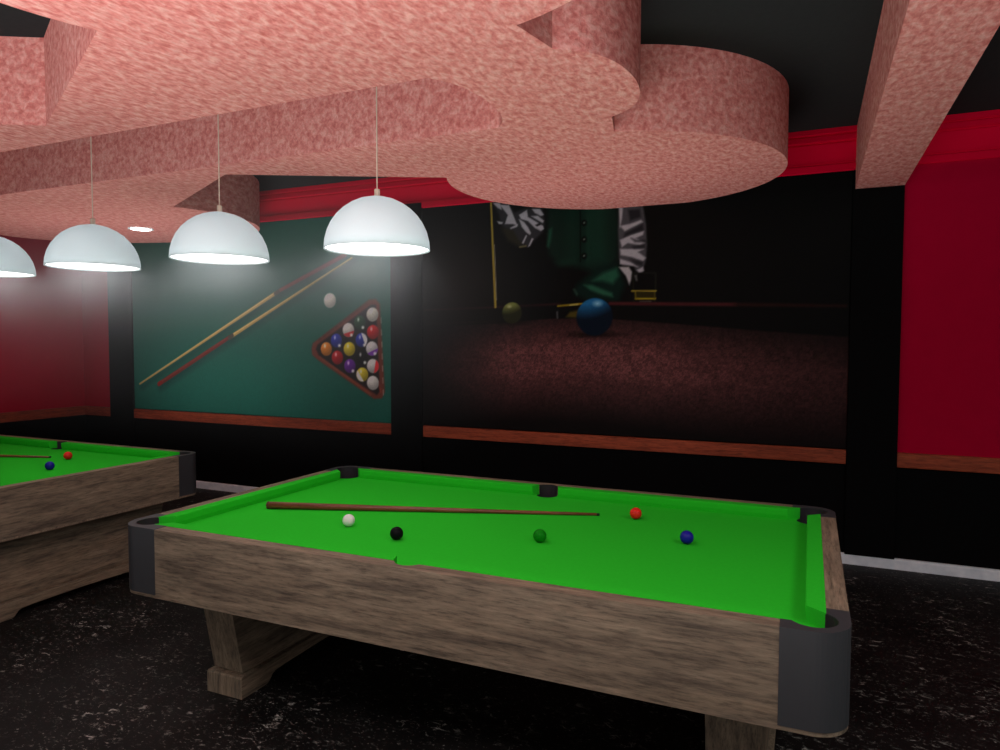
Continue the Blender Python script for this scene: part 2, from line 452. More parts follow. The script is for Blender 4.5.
G1 = 2.0; G2 = 1.15
MURAL_GREEN = [
    ('l', (-6.988, 1.089), (-4.988, 2.077), 0.0414, 0.0657, (14, 42, 38), 0.04, 0.6),
    ('l', (-7.019, 1.122), (-5.013, 2.108), 0.0144, 0.0387, (140, 120, 66), 0.005, 1),
    ('l', (-7.024, 1.13), (-5.017, 2.115), 0.0043, 0.0116, (186, 168, 108), 0.006, 0.8),
    ('l', (-4.948, 2.096), (-4.129, 2.422), 0.063, 0.072, (14, 42, 38), 0.04, 0.6),
    ('l', (-4.974, 2.127), (-4.152, 2.452), 0.036, 0.045, (92, 40, 34), 0.005, 1),
    ('l', (-4.978, 2.134), (-4.156, 2.459), 0.0108, 0.0135, (110, 56, 48), 0.006, 0.8),
    ('l', (-6.684, 1.097), (-5.617, 1.627), 0.0756, 0.0684, (14, 42, 38), 0.04, 0.6),
    ('l', (-6.714, 1.13), (-5.645, 1.659), 0.0486, 0.0414, (84, 30, 26), 0.005, 1),
    ('l', (-6.719, 1.138), (-5.649, 1.666), 0.0146, 0.0124, (104, 46, 38), 0.006, 0.8),
    ('l', (-5.589, 1.638), (-4.047, 2.39), 0.0666, 0.0414, (14, 42, 38), 0.04, 0.6),
    ('l', (-5.616, 1.669), (-4.07, 2.42), 0.0396, 0.0144, (140, 120, 66), 0.005, 1),
    ('l', (-5.62, 1.677), (-4.074, 2.426), 0.0119, 0.0043, (186, 168, 108), 0.006, 0.8),
    ('l', (-5.02, 2.103), (-4.98, 2.122), 0.0414, 0.0414, (60, 52, 40), 0.004, 1),
    ('l', (-5.652, 1.648), (-5.609, 1.675), 0.0432, 0.0432, (60, 54, 44), 0.004, 1),
    ('l', (-6.714, 1.13), (-6.682, 1.147), 0.0486, 0.0486, (100, 28, 24), 0.004, 1),
    ('e', (-4.204, 1.989), 0.088, 0.0528, (24, 52, 46), 0.06, 0.6),
    ('ball', (-4.336, 2.016), .073, (226,228,220), (130,134,128)),
    ('p', [(-4.568, 1.537), (-4.549, 1.597), (-4.474, 1.642), (-3.877, 2.015), (-3.797, 2.018), (-3.753, 1.97), (-3.701, 1.132), (-3.736, 1.069), (-3.827, 1.061), (-4.489, 1.428), (-4.557, 1.477)], (88, 42, 30), 0.012, 1),
    ('p', [(-4.512, 1.537), (-4.487, 1.582), (-3.855, 1.962), (-3.798, 1.961), (-3.758, 1.14), (-3.792, 1.1), (-4.464, 1.453)], (20, 17, 16), 0.012, 1),
    ('l', (-4.474, 1.627), (-4.45, 1.642), 0.0207, 0.0207, (66, 30, 22), 0.008, 0.7),
    ('l', (-4.464, 1.458), (-4.427, 1.434), 0.0207, 0.0207, (122, 60, 40), 0.008, 0.7),
    ('l', (-4.423, 1.659), (-4.398, 1.674), 0.0207, 0.0207, (66, 30, 22), 0.008, 0.7),
    ('l', (-4.411, 1.427), (-4.375, 1.403), 0.0207, 0.0207, (122, 60, 40), 0.008, 0.7),
    ('l', (-4.372, 1.691), (-4.347, 1.705), 0.0207, 0.0207, (66, 30, 22), 0.008, 0.7),
    ('l', (-4.359, 1.396), (-4.323, 1.372), 0.0207, 0.0207, (122, 60, 40), 0.008, 0.7),
    ('l', (-4.321, 1.722), (-4.297, 1.737), 0.0207, 0.0207, (66, 30, 22), 0.008, 0.7),
    ('l', (-4.306, 1.366), (-4.27, 1.342), 0.0207, 0.0207, (122, 60, 40), 0.008, 0.7),
    ('l', (-4.27, 1.753), (-4.246, 1.768), 0.0207, 0.0207, (66, 30, 22), 0.008, 0.7),
    ('l', (-4.255, 1.335), (-4.219, 1.312), 0.0207, 0.0207, (122, 60, 40), 0.008, 0.7),
    ('l', (-4.22, 1.784), (-4.196, 1.799), 0.0207, 0.0207, (66, 30, 22), 0.008, 0.7),
    ('l', (-4.203, 1.305), (-4.167, 1.281), 0.0207, 0.0207, (122, 60, 40), 0.008, 0.7),
    ('l', (-4.17, 1.815), (-4.146, 1.83), 0.0207, 0.0207, (66, 30, 22), 0.008, 0.7),
    ('l', (-4.152, 1.275), (-4.116, 1.252), 0.0207, 0.0207, (122, 60, 40), 0.008, 0.7),
    ('l', (-4.121, 1.846), (-4.097, 1.86), 0.0207, 0.0207, (66, 30, 22), 0.008, 0.7),
    ('l', (-4.1, 1.245), (-4.065, 1.222), 0.0207, 0.0207, (122, 60, 40), 0.008, 0.7),
    ('l', (-4.071, 1.876), (-4.048, 1.89), 0.0207, 0.0207, (66, 30, 22), 0.008, 0.7),
    ('l', (-4.05, 1.216), (-4.015, 1.192), 0.0207, 0.0207, (122, 60, 40), 0.008, 0.7),
    ('l', (-4.022, 1.907), (-3.999, 1.921), 0.0207, 0.0207, (66, 30, 22), 0.008, 0.7),
    ('l', (-3.999, 1.186), (-3.964, 1.163), 0.0207, 0.0207, (122, 60, 40), 0.008, 0.7),
    ('l', (-3.974, 1.937), (-3.95, 1.951), 0.0207, 0.0207, (66, 30, 22), 0.008, 0.7),
    ('l', (-3.949, 1.157), (-3.914, 1.134), 0.0207, 0.0207, (122, 60, 40), 0.008, 0.7),
    ('l', (-3.925, 1.966), (-3.902, 1.98), 0.0207, 0.0207, (66, 30, 22), 0.008, 0.7),
    ('l', (-3.899, 1.128), (-3.865, 1.104), 0.0207, 0.0207, (122, 60, 40), 0.008, 0.7),
    ('l', (-3.74, 1.837), (-3.738, 1.789), 0.009, 0.009, (150, 140, 130), 0.006, 0.7),
    ('l', (-3.737, 1.723), (-3.735, 1.675), 0.009, 0.009, (150, 140, 130), 0.006, 0.7),
    ('l', (-3.733, 1.608), (-3.731, 1.561), 0.009, 0.009, (150, 140, 130), 0.006, 0.7),
    ('l', (-3.73, 1.494), (-3.728, 1.447), 0.009, 0.009, (150, 140, 130), 0.006, 0.7),
    ('l', (-3.727, 1.38), (-3.725, 1.332), 0.009, 0.009, (150, 140, 130), 0.006, 0.7),
    ('l', (-3.724, 1.265), (-3.722, 1.217), 0.009, 0.009, (150, 140, 130), 0.006, 0.7),
    ('l', (-3.72, 1.151), (-3.719, 1.103), 0.009, 0.009, (150, 140, 130), 0.006, 0.7),
    ('l', (-3.774, 1.226), (-3.747, 1.131), 0.018, 0.018, (120, 50, 36), 0.01, 0.8),
    ('ball', (-3.838, 1.871), .068, (214, 214, 204), (128, 128, 122)),
    ('e', (-3.855, 1.9), 0.0088, 0.0141, (240, 240, 240), 0.01, 0.8),
    ('ball', (-3.983, 1.796), .068, (30, 66, 40), (18, 39, 24)),
    ('e', (-4.0, 1.825), 0.0088, 0.0141, (240, 240, 240), 0.01, 0.8),
    ('e', (-3.948, 1.748), 0.0158, 0.015, (200, 204, 202), 0.008, 0.9),
    ('ball', (-4.118, 1.725), .068, (214, 214, 210), (128, 128, 126)),
    ('stripe', (-4.118, 1.725), .068, (0.19, -0.75), (160, 30, 30)),
    ('e', (-4.135, 1.754), 0.0088, 0.0141, (240, 240, 240), 0.01, 0.8),
    ('e', (-4.083, 1.676), 0.0158, 0.015, (200, 204, 202), 0.008, 0.9),
    ('ball', (-3.834, 1.704), .068, (196, 34, 34), (117, 20, 20)),
    ('e', (-3.851, 1.733), 0.0088, 0.0141, (240, 240, 240), 0.01, 0.8),
    ('ball', (-4.262, 1.622), .068, (34, 46, 160), (20, 27, 96)),
    ('e', (-4.279, 1.652), 0.0088, 0.0141, (240, 240, 240), 0.01, 0.8),
    ('e', (-4.226, 1.573), 0.0158, 0.015, (200, 204, 202), 0.008, 0.9),
    ('ball', (-3.967, 1.627), .068, (34, 50, 160), (20, 30, 96)),
    ('stripe', (-3.967, 1.627), .068, (0.62, 0.25), (200, 204, 206)),
    ('e', (-3.984, 1.656), 0.0088, 0.0141, (240, 240, 240), 0.01, 0.8),
    ('e', (-3.932, 1.579), 0.0158, 0.015, (200, 204, 202), 0.008, 0.9),
    ('ball', (-4.384, 1.538), .068, (206, 128, 40), (123, 76, 24)),
    ('e', (-4.401, 1.568), 0.0088, 0.0141, (240, 240, 240), 0.01, 0.8),
    ('ball', (-4.108, 1.54), .068, (200, 186, 34), (120, 111, 20)),
    ('e', (-4.125, 1.569), 0.0088, 0.0141, (240, 240, 240), 0.01, 0.8),
    ('ball', (-3.846, 1.546), .068, (206, 206, 210), (123, 123, 126)),
    ('stripe', (-3.846, 1.546), .068, (0.25, -0.62), (90, 34, 140)),
    ('e', (-3.863, 1.575), 0.0088, 0.0141, (240, 240, 240), 0.01, 0.8),
    ('e', (-3.812, 1.498), 0.0158, 0.015, (200, 204, 202), 0.008, 0.9),
    ('ball', (-4.251, 1.455), .068, (170, 26, 32), (102, 15, 19)),
    ('e', (-4.269, 1.485), 0.0088, 0.0141, (240, 240, 240), 0.01, 0.8),
    ('ball', (-3.962, 1.458), .068, (14, 14, 15), (8, 8, 9)),
    ('e', (-3.979, 1.487), 0.0088, 0.0141, (240, 240, 240), 0.01, 0.8),
    ('e', (-3.928, 1.41), 0.0158, 0.015, (200, 204, 202), 0.008, 0.9),
    ('ball', (-4.103, 1.374), .068, (96, 32, 146), (57, 19, 87)),
    ('e', (-4.121, 1.403), 0.0088, 0.0141, (240, 240, 240), 0.01, 0.8),
    ('e', (-4.068, 1.326), 0.0158, 0.015, (200, 204, 202), 0.008, 0.9),
    ('ball', (-3.836, 1.378), .068, (212, 212, 210), (127, 127, 126)),
    ('stripe', (-3.836, 1.378), .068, (0.62, -0.12), (180, 30, 34)),
    ('e', (-3.853, 1.407), 0.0088, 0.0141, (240, 240, 240), 0.01, 0.8),
    ('ball', (-3.958, 1.294), .068, (204, 190, 44), (122, 114, 26)),
    ('stripe', (-3.958, 1.294), .068, (-0.38, -0.25), (206, 206, 200)),
    ('e', (-3.975, 1.323), 0.0088, 0.0141, (240, 240, 240), 0.01, 0.8),
    ('ball', (-3.837, 1.215), .068, (212, 214, 210), (127, 128, 126)),
    ('e', (-3.854, 1.243), 0.0088, 0.0141, (240, 240, 240), 0.01, 0.8),
]
MURAL_DARK = [
    ('e', (-2.999, 2.126), 0.396, 0.352, (40, 26, 16), 0.35, 0.6),
    ('p', [(-2.495, 2.606), (-2.39, 2.608), (-2.306, 2.551), (-2.277, 2.464), (-2.315, 2.432), (-2.428, 2.49)], (40, 38, 28), 0.02, 1),
    ('p', [(-2.572, 2.829), (-2.448, 2.819), (-2.363, 2.735), (-2.269, 2.762), (-2.104, 2.75), (-2.086, 2.614), (-2.103, 2.547), (-2.158, 2.5), (-2.24, 2.428), (-2.324, 2.492), (-2.381, 2.582), (-2.457, 2.604), (-2.495, 2.641), (-2.514, 2.72)], (46, 46, 50), 0.015, 1),
    ('p', [(-2.505, 2.806), (-2.419, 2.799), (-2.391, 2.737), (-2.353, 2.649), (-2.334, 2.613), (-2.381, 2.633), (-2.457, 2.638), (-2.429, 2.714)], (172, 172, 182), 0.006, 0.95),
    ('p', [(-2.325, 2.707), (-2.251, 2.744), (-2.241, 2.684), (-2.177, 2.645), (-2.104, 2.598), (-2.094, 2.572), (-2.122, 2.557), (-2.176, 2.586), (-2.241, 2.649), (-2.306, 2.671)], (172, 172, 182), 0.006, 0.95),
    ('p', [(-2.325, 2.672), (-2.278, 2.643), (-2.241, 2.598), (-2.213, 2.545), (-2.222, 2.529), (-2.259, 2.557), (-2.297, 2.602)], (172, 172, 182), 0.006, 0.95),
    ('p', [(-2.205, 2.749), (-2.132, 2.743), (-2.095, 2.69), (-2.122, 2.684), (-2.177, 2.713)], (172, 172, 182), 0.006, 0.95),
    ('p', [(-2.533, 2.669), (-2.476, 2.653), (-2.485, 2.64), (-2.514, 2.642)], (172, 172, 182), 0.006, 0.95),
    ('p', [(-2.296, 2.465), (-2.259, 2.531), (-2.25, 2.522), (-2.282, 2.456)], (172, 172, 182), 0.006, 0.95),
    ('p', [(-2.24, 2.428), (-2.204, 2.502), (-2.19, 2.493), (-2.222, 2.435)], (172, 172, 182), 0.006, 0.95),
    ('p', [(-2.409, 2.601), (-2.334, 2.63), (-2.343, 2.605), (-2.4, 2.591)], (172, 172, 182), 0.006, 0.95),
    ('p', [(-2.214, 2.69), (-2.15, 2.686), (-2.095, 2.64), (-2.104, 2.623), (-2.168, 2.661)], (172, 172, 182), 0.006, 0.95),
    ('p', [(-2.572, 2.829), (-2.505, 2.823), (-2.486, 2.761), (-2.524, 2.782)], (172, 172, 182), 0.006, 0.95),
    ('p', [(-2.177, 2.611), (-2.131, 2.625), (-2.122, 2.608), (-2.158, 2.597)], (30, 30, 32), 0.005, 1),
    ('l', (-2.315, 2.432), (-2.259, 2.437), 0.0135, 0.0135, (110, 105, 75), 0.006, 1),
    ('p', [(-2.068, 2.772), (-1.463, 2.725), (-1.445, 2.563), (-1.45, 2.296), (-1.5, 2.234), (-1.651, 2.191), (-1.772, 2.229), (-1.931, 2.252), (-2.048, 2.35), (-2.058, 2.561)], (15, 33, 26), 0.03, 1),
    ('p', [(-1.742, 2.747), (-1.555, 2.733), (-1.55, 2.268), (-1.704, 2.275)], (19, 48, 37), 0.05, 0.8),
    ('p', [(-1.899, 2.759), (-1.785, 2.75), (-1.791, 2.337), (-1.878, 2.342)], (18, 44, 34), 0.05, 0.6),
    ('l', (-1.772, 2.749), (-1.769, 2.278), 0.009, 0.009, (6, 10, 9), 0.006, 1),
    ('e', (-1.736, 2.599), 0.0246, 0.0264, (6, 9, 8), 0.008, 1),
    ('e', (-1.739, 2.6), 0.007, 0.007, (110, 130, 120), 0.005, 0.9),
    ('e', (-1.706, 2.597), 0.0088, 0.0352, (26, 60, 46), 0.02, 0.6),
    ('e', (-1.735, 2.463), 0.0246, 0.0264, (6, 9, 8), 0.008, 1),
    ('e', (-1.738, 2.464), 0.007, 0.007, (110, 130, 120), 0.005, 0.9),
    ('e', (-1.705, 2.461), 0.0088, 0.0352, (26, 60, 46), 0.02, 0.6),
    ('e', (-1.734, 2.326), 0.0246, 0.0264, (6, 9, 8), 0.008, 1),
    ('e', (-1.737, 2.328), 0.007, 0.007, (110, 130, 120), 0.005, 0.9),
    ('e', (-1.704, 2.325), 0.0088, 0.0352, (26, 60, 46), 0.02, 0.6),
    ('p', [(-2.066, 2.427), (-2.049, 2.561), (-2.022, 2.576), (-2.031, 2.475), (-2.048, 2.409)], (30, 78, 58), 0.015, 0.9),
    ('p', [(-1.994, 2.288), (-1.817, 2.314), (-1.808, 2.28), (-1.967, 2.253)], (20, 48, 36), 0.03, 0.7),
    ('p', [(-1.798, 2.088), (-1.618, 2.222), (-1.45, 2.264), (-1.39, 2.075), (-1.447, 1.947), (-1.701, 1.952), (-1.823, 2.022)], (12, 30, 25), 0.03, 1),
    ('p', [(-1.668, 2.117), (-1.575, 2.179), (-1.458, 2.216), (-1.44, 2.15), (-1.49, 2.087), (-1.574, 2.114)], (33, 80, 60), 0.02, 0.95),
    ('p', [(-1.737, 2.086), (-1.668, 2.084), (-1.497, 2.013), (-1.489, 1.98), (-1.573, 1.999), (-1.684, 2.043)], (38, 88, 66), 0.014, 0.9),
    ('p', [(-1.832, 2.056), (-1.815, 2.055), (-1.788, 2.013), (-1.797, 1.996)], (45, 75, 62), 0.01, 0.8),
    ('p', [(-1.446, 2.716), (-1.25, 2.701), (-1.224, 2.548), (-1.215, 2.389), (-1.221, 2.27), (-1.252, 2.175), (-1.301, 2.185), (-1.318, 2.226), (-1.416, 2.23), (-1.442, 2.296), (-1.452, 2.523)], (66, 66, 71), 0.01, 1),
    ('p', [(-1.446, 2.716), (-1.413, 2.698), (-1.42, 2.618), (-1.436, 2.538)], (158, 158, 166), 0.008, 0.95),
    ('p', [(-1.436, 2.554), (-1.395, 2.511), (-1.249, 2.574), (-1.265, 2.591), (-1.354, 2.565), (-1.395, 2.56)], (158, 158, 166), 0.008, 0.95),
    ('p', [(-1.435, 2.441), (-1.345, 2.476), (-1.24, 2.502), (-1.248, 2.47), (-1.304, 2.45), (-1.231, 2.406), (-1.271, 2.392), (-1.369, 2.413), (-1.418, 2.384)], (158, 158, 166), 0.008, 0.95),
    ('p', [(-1.434, 2.368), (-1.336, 2.363), (-1.238, 2.358), (-1.286, 2.337), (-1.221, 2.286), (-1.245, 2.263), (-1.335, 2.299), (-1.426, 2.319)], (158, 158, 166), 0.008, 0.95),
    ('p', [(-1.433, 2.288), (-1.351, 2.26), (-1.285, 2.216), (-1.318, 2.226), (-1.433, 2.247)], (158, 158, 166), 0.008, 0.95),
    ('p', [(-1.293, 2.193), (-1.245, 2.215), (-1.236, 2.182), (-1.276, 2.168)], (158, 158, 166), 0.008, 0.95),
    ('p', [(-1.394, 2.495), (-1.249, 2.558), (-1.24, 2.51), (-1.337, 2.484), (-1.402, 2.464)], (28, 28, 31), 0.012, 0.9),
    ('p', [(-1.345, 2.452), (-1.296, 2.433), (-1.231, 2.43), (-1.223, 2.413), (-1.312, 2.418)], (28, 28, 31), 0.012, 0.9),
    ('p', [(-1.336, 2.383), (-1.231, 2.394), (-1.23, 2.366), (-1.319, 2.366)], (28, 28, 31), 0.012, 0.9),
    ('p', [(-1.351, 2.284), (-1.245, 2.255), (-1.253, 2.223), (-1.302, 2.241)], (28, 28, 31), 0.012, 0.9),
    ('p', [(-1.372, 2.678), (-1.274, 2.679), (-1.265, 2.615), (-1.354, 2.589)], (28, 28, 31), 0.012, 0.9),
    ('p', [(-1.441, 2.223), (-1.359, 2.22), (-1.334, 2.178), (-1.341, 2.114), (-1.353, 2.074), (-1.382, 2.148), (-1.416, 2.19)], (155, 155, 160), 0.008, 1),
    ('p', [(-1.317, 2.153), (-1.293, 2.153), (-1.288, 2.104), (-1.3, 2.105)], (90, 90, 92), 0.008, 0.8),
    ('l', (-1.325, 2.17), (-1.315, 1.936), 0.009, 0.009, (26, 27, 20), 0.005, 0.95),
    ('l', (-1.14, 2.163), (-1.145, 1.932), 0.009, 0.009, (30, 31, 24), 0.005, 0.95),
    ('l', (-1.325, 2.17), (-1.14, 2.163), 0.009, 0.009, (28, 30, 26), 0.005, 0.95),
    ('l', (-1.332, 2.025), (-1.138, 2.02), 0.0117, 0.0117, (150, 132, 48), 0.005, 0.95),
    ('l', (-1.299, 1.964), (-1.145, 1.96), 0.0162, 0.0162, (150, 132, 30), 0.005, 0.95),
    ('l', (-1.303, 2.016), (-1.298, 1.96), 0.0117, 0.0117, (120, 104, 26), 0.005, 0.95),
    ('l', (-1.15, 2.012), (-1.149, 1.956), 0.0108, 0.0108, (110, 96, 30), 0.005, 0.95),
    ('l', (-1.266, 1.939), (-1.177, 1.937), 0.009, 0.009, (70, 70, 68), 0.005, 0.95),
    ('p', [(-1.299, 2.016), (-1.146, 2.012), (-1.145, 1.964), (-1.299, 1.968)], (46, 40, 12), 0.006, 0.8),
    ('l', (-3.261, 1.904), (-2.503, 1.918), 0.0072, 0.009, (52, 24, 24), 0.01, 1),
    ('l', (-2.503, 1.918), (-1.947, 1.933), 0.009, 0.0135, (48, 22, 24), 0.01, 1),
    ('l', (-1.513, 1.928), (-0.535, 1.9), 0.027, 0.027, (62, 26, 28), 0.008, 1),
    ('l', (-0.535, 1.9), (0.228, 1.874), 0.0234, 0.0144, (40, 20, 18), 0.012, 1),
    ('l', (-3.261, 1.775), (-2.502, 1.795), 0.0072, 0.0072, (34, 20, 20), 0.01, 0.7),
    ('felt', [(-3.272, 1.748), (-2.502, 1.782), (-2.036, 1.815), (-1.597, 1.814), (-1.264, 1.786), (-0.792, 1.745), (-0.352, 1.704), (0.233, 1.658)]),
    ('l', (-1.964, 1.916), (-1.727, 1.932), 0.0144, 0.0144, (135, 115, 24), 0.006, 1),
    ('l', (-1.858, 1.922), (-1.788, 1.927), 0.0072, 0.0072, (190, 180, 110), 0.005, 1),
    ('p', [(-1.892, 1.822), (-1.857, 1.864), (-1.77, 1.879), (-1.778, 1.812)], (66, 58, 20), 0.012, 1),
    ('l', (-1.971, 1.865), (-1.968, 1.815), 0.0117, 0.0117, (80, 82, 84), 0.006, 1),
    ('e', (-1.647, 1.673), 0.1628, 0.0194, (10, 7, 7), 0.02, 0.95),
    ('e', (-2.388, 1.781), 0.088, 0.0158, (14, 9, 9), 0.02, 0.9),
    ('ball', (-2.388, 1.863), 0.093, (118,126,66), (34,36,18)),
    ('ball', (-1.644, 1.819), 0.155, (28,92,140), (9,18,30)),
    ('e', (-1.619, 1.93), 0.0264, 0.0158, (150, 200, 220), 0.02, 0.9),
    ('e', (-2.412, 1.92), 0.0132, 0.0088, (200, 205, 160), 0.012, 0.9),
    ('l', (-2.592, 2.856), (-2.546, 1.919), 0.0171, 0.0216, (150, 132, 48), 0.004, 1),
    ('l', (-2.556, 2.462), (-2.536, 1.98), 0.0063, 0.0063, (170, 170, 160), 0.004, 0.8),
]
mural('printed mural of two cues and a rack of balls on green cloth', -7.108, -3.621, ZT+.001, 2.836, (21, 76, 65), MURAL_GREEN, G1)
mural('dark printed mural of a player in a green waistcoat behind a red table', -3.284, .254, ZT+.001, 2.836, (11, 11, 11), MURAL_DARK, G2)

# ------------------------------------------------------------ pool table
TL, TW = 2.894, 1.64
HX, HY = TL/2, TW/2
RW, CW = .063, .057        # wooden rim width, cushion width
ZTOP, ZBED, ZBOT = .80, .75, .503
CAPS = {-1: .226, 1: .186}
CAP = .205
corner_spots = [(sx*(HX-.099), sy*(HY-.101)) for sx in (-1,1) for sy in (-1,1)]
side_spots = [(-.006, sy*(HY-.088)) for sy in (-1,1)]

def rrect(hx, hy, r, n=10):
    return arc(hx-r, hy-r, r, 0, 90, n)+arc(-hx+r, hy-r, r, 90, 180, n)+arc(-hx+r, -hy+r, r, 180, 270, n)+arc(hx-r, -hy+r, r, 270, 360, n)

def make_table():
    t = thing('pool_table', 'nearest pool table, wood-sided with bright green cloth and dark grey corners', 'pool table', (-1.325, 2.916, 0), 'pool tables')
    cc = cylinder_cutters(corner_spots, .068, .55, .9); sc = cylinder_cutters(side_spots, .058, .55, .9); cc.parent = sc.parent = t
    def bev(o, w=.003, seg=2):
        md = o.modifiers.new('bevel', 'BEVEL'); md.width = w; md.segments = seg; md.limit_method = 'ANGLE'; md.angle_limit = .6
        dg = bpy.context.evaluated_depsgraph_get(); me = bpy.data.meshes.new_from_object(o.evaluated_get(dg))
        o.modifiers.clear(); o.data = me
    # base frame: rounded board under everything
    bm = bmesh.new(); prism(bm, rrect(HX, HY, .105), ZBOT, ZBOT+.013)
    obj('base_frame', bm, M['wood_x'], t)
    for sy in (-1, 1):
        bm = bmesh.new(); y0, y1 = sorted((sy*HY, sy*(HY-RW))); box(bm, -HX+CAPS[-1], HX-CAPS[1], y0, y1, ZBOT+.013, ZTOP)
        o = obj('side_rail', bm, M['wood_x'], t); cut(o, sc)
    for sx in (-1, 1):
        bm = bmesh.new(); x0, x1 = sorted((sx*HX, sx*(HX-RW))); box(bm, x0, x1, -HY+CAP, HY-CAP, ZBOT+.013, ZTOP)
        obj('end_rail', bm, M['wood_y'], t)
    for sx in (-1, 1):
        for sy in (-1, 1):
            e = .0015; r = .105; cw = CAPS[sx]
            a = arc(HX+e-r, HY+e-r, r, 0, 90, 12)
            p = [(HX-RW, HY-CAP), (HX+e, HY-CAP)]+a+[(HX-cw, HY+e), (HX-cw, HY-RW), (HX-RW-.035, HY-RW), (HX-RW, HY-RW-.035)]
            bm = bmesh.new(); prism(bm, [(sx*x, sy*y) for x, y in p], ZBOT+.013, ZTOP+.0015)
            o = obj('corner_cap', bm, M['cap'], t); cut(o, cc)
    # cloth bed
    bm = bmesh.new(); prism(bm, rrect(HX-RW, HY-RW, .03), ZBED-.035, ZBED)
    o = obj('cloth_bed', bm, M['felt'], t); cut(o, cc); cut(o, sc)
    # cushions: trapezoids with a sloping nose
    def cushion(p0, p1, inx, iny, c0, c1):
        dx, dy = p1[0]-p0[0], p1[1]-p0[1]; L = math.hypot(dx, dy); ux, uy = dx/L, dy/L
        def at(s, w, z): return (p0[0]+ux*s+inx*w, p0[1]+uy*s+iny*w, z)
        bm = bmesh.new(); secs = []
        zt = ZTOP+.002
        prof = [(0, ZBED), (0, zt), (CW-.004, zt), (CW-.001, zt-.0015), (CW, zt-.005), (CW-.002, ZBED+.02), (CW-.008, ZBED)]
        for end, cc_ in ((0, c0), (L, c1)):
            sg = 1 if end == 0 else -1
            secs.append([bm.verts.new(at(end+sg*cc_*w/CW, w, z)) for w, z in prof])
        n = len(prof); bm.faces.new(secs[0]); bm.faces.new(secs[1][::-1])
        for i in range(n): bm.faces.new((secs[0][i], secs[0][(i+1) % n], secs[1][(i+1) % n], secs[1][i]))
        bmesh.ops.recalc_face_normals(bm, faces=bm.faces)
        obj('cushion', bm, M['felt'], t)
    XE, YE, SG = HX-.152, HY-.158, .056
    for sy in (-1, 1):
        y = sy*(HY-RW)
        cushion((-XE, y), (-.006-SG, y), 0, -sy, .055, .02); cushion((-.006+SG, y), (XE, y), 0, -sy, .02, .055)
    for sx in (-1, 1):
        cushion((sx*(HX-RW), -YE), (sx*(HX-RW), YE), -sx, 0, .048, .048)
    # pocket liners
    for (x, y), r in [(q, .068) for q in corner_spots]+[(q, .058) for q in side_spots]:
        bm = bmesh.new(); n = 48; rr = r-.0012
        lathe(bm, [(rr, ZBED-.003), (rr, .60), (r-.02, .575), (0, .57)], n)
        for i in range(n):                      # the liner climbs the wooden rim only
            a0, a1 = 2*PI*i/n, 2*PI*(i+1)/n; am = (a0+a1)/2
            if abs(y+r*math.sin(am)) > HY-RW or (abs(x) > .5 and abs(x+r*math.cos(am)) > HX-RW):
                q = [bm.verts.new((rr*math.cos(k), rr*math.sin(k), z)) for k, z in ((a0, ZBED-.003), (a1, ZBED-.003), (a1, ZTOP-.001), (a0, ZTOP-.001))]
                bm.faces.new(q)
        bmesh.ops.remove_doubles(bm, verts=bm.verts, dist=.0002)
        obj('pocket', bm, M['pocket'], t, False, (x, y, 0))
    bpy.data.objects.remove(cc); bpy.data.objects.remove(sc)
    # pedestals: tapered panel on a moulded foot with an arched underside
    for x0, x1 in ((-1.160, -.990), (1.036, 1.212)):
        bm = bmesh.new(); y0, y1 = -.562, .562; yt = .64
        v = [bm.verts.new(p) for p in ((x0,y0,.112),(x1,y0,.112),(x1,y1,.112),(x0,y1,.112),(x0,-yt,ZBOT),(x1,-yt,ZBOT),(x1,yt,ZBOT),(x0,yt,ZBOT))]
        for f, mi in (((3,2,1,0),0),((4,5,6,7),0),((0,1,5,4),0),((1,2,6,5),1),((2,3,7,6),0),((3,0,4,7),1)):
            bm.faces.new([v[i] for i in f]).material_index = mi
        o = obj('pedestal', bm, [M['wood_z'], M['wood_y']], t)
        bm = bmesh.new()
        prof = [(-.588,0), (-.588,.090), (-.582,.098), (.582,.098), (.588,.090), (.588,0), (.43,0), (.415,.006), (.39,.034), (.37,.042), (.30,.046), (.05,.050), (-.05,.050), (-.30,.046), (-.37,.042), (-.39,.034), (-.415,.006), (-.43,0)]
        a = [bm.verts.new((x0-.018, y, z)) for y, z in prof]; b = [bm.verts.new((x1+.018, y, z)) for y, z in prof]
        bm.faces.new(a[::-1]).material_index = 1; bm.faces.new(b).material_index = 1
        for i in range(len(prof)):
            bm.faces.new((a[i], a[(i+1) % len(prof)], b[(i+1) % len(prof)], b[i]))
        bmesh.ops.recalc_face_normals(bm, faces=bm.faces)
        f = obj('foot', bm, [M['wood_z'], M['wood_y']], o)
        bm = bmesh.new(); box(bm, x0+.008, x1-.008, -.550, .550, .0975, .1125)
        obj('moulding', bm, [M['wood_y']], o)
    return t
table = make_table()
DX = -4.147
t2 = dup(table, DX-.008, 'pool table further left, cut off by the left edge, its dark corner before the wall')
for ch in t2.children:
    if ch.name.startswith('pedestal') and 'foot' not in ch.name: ch.location.x += .055

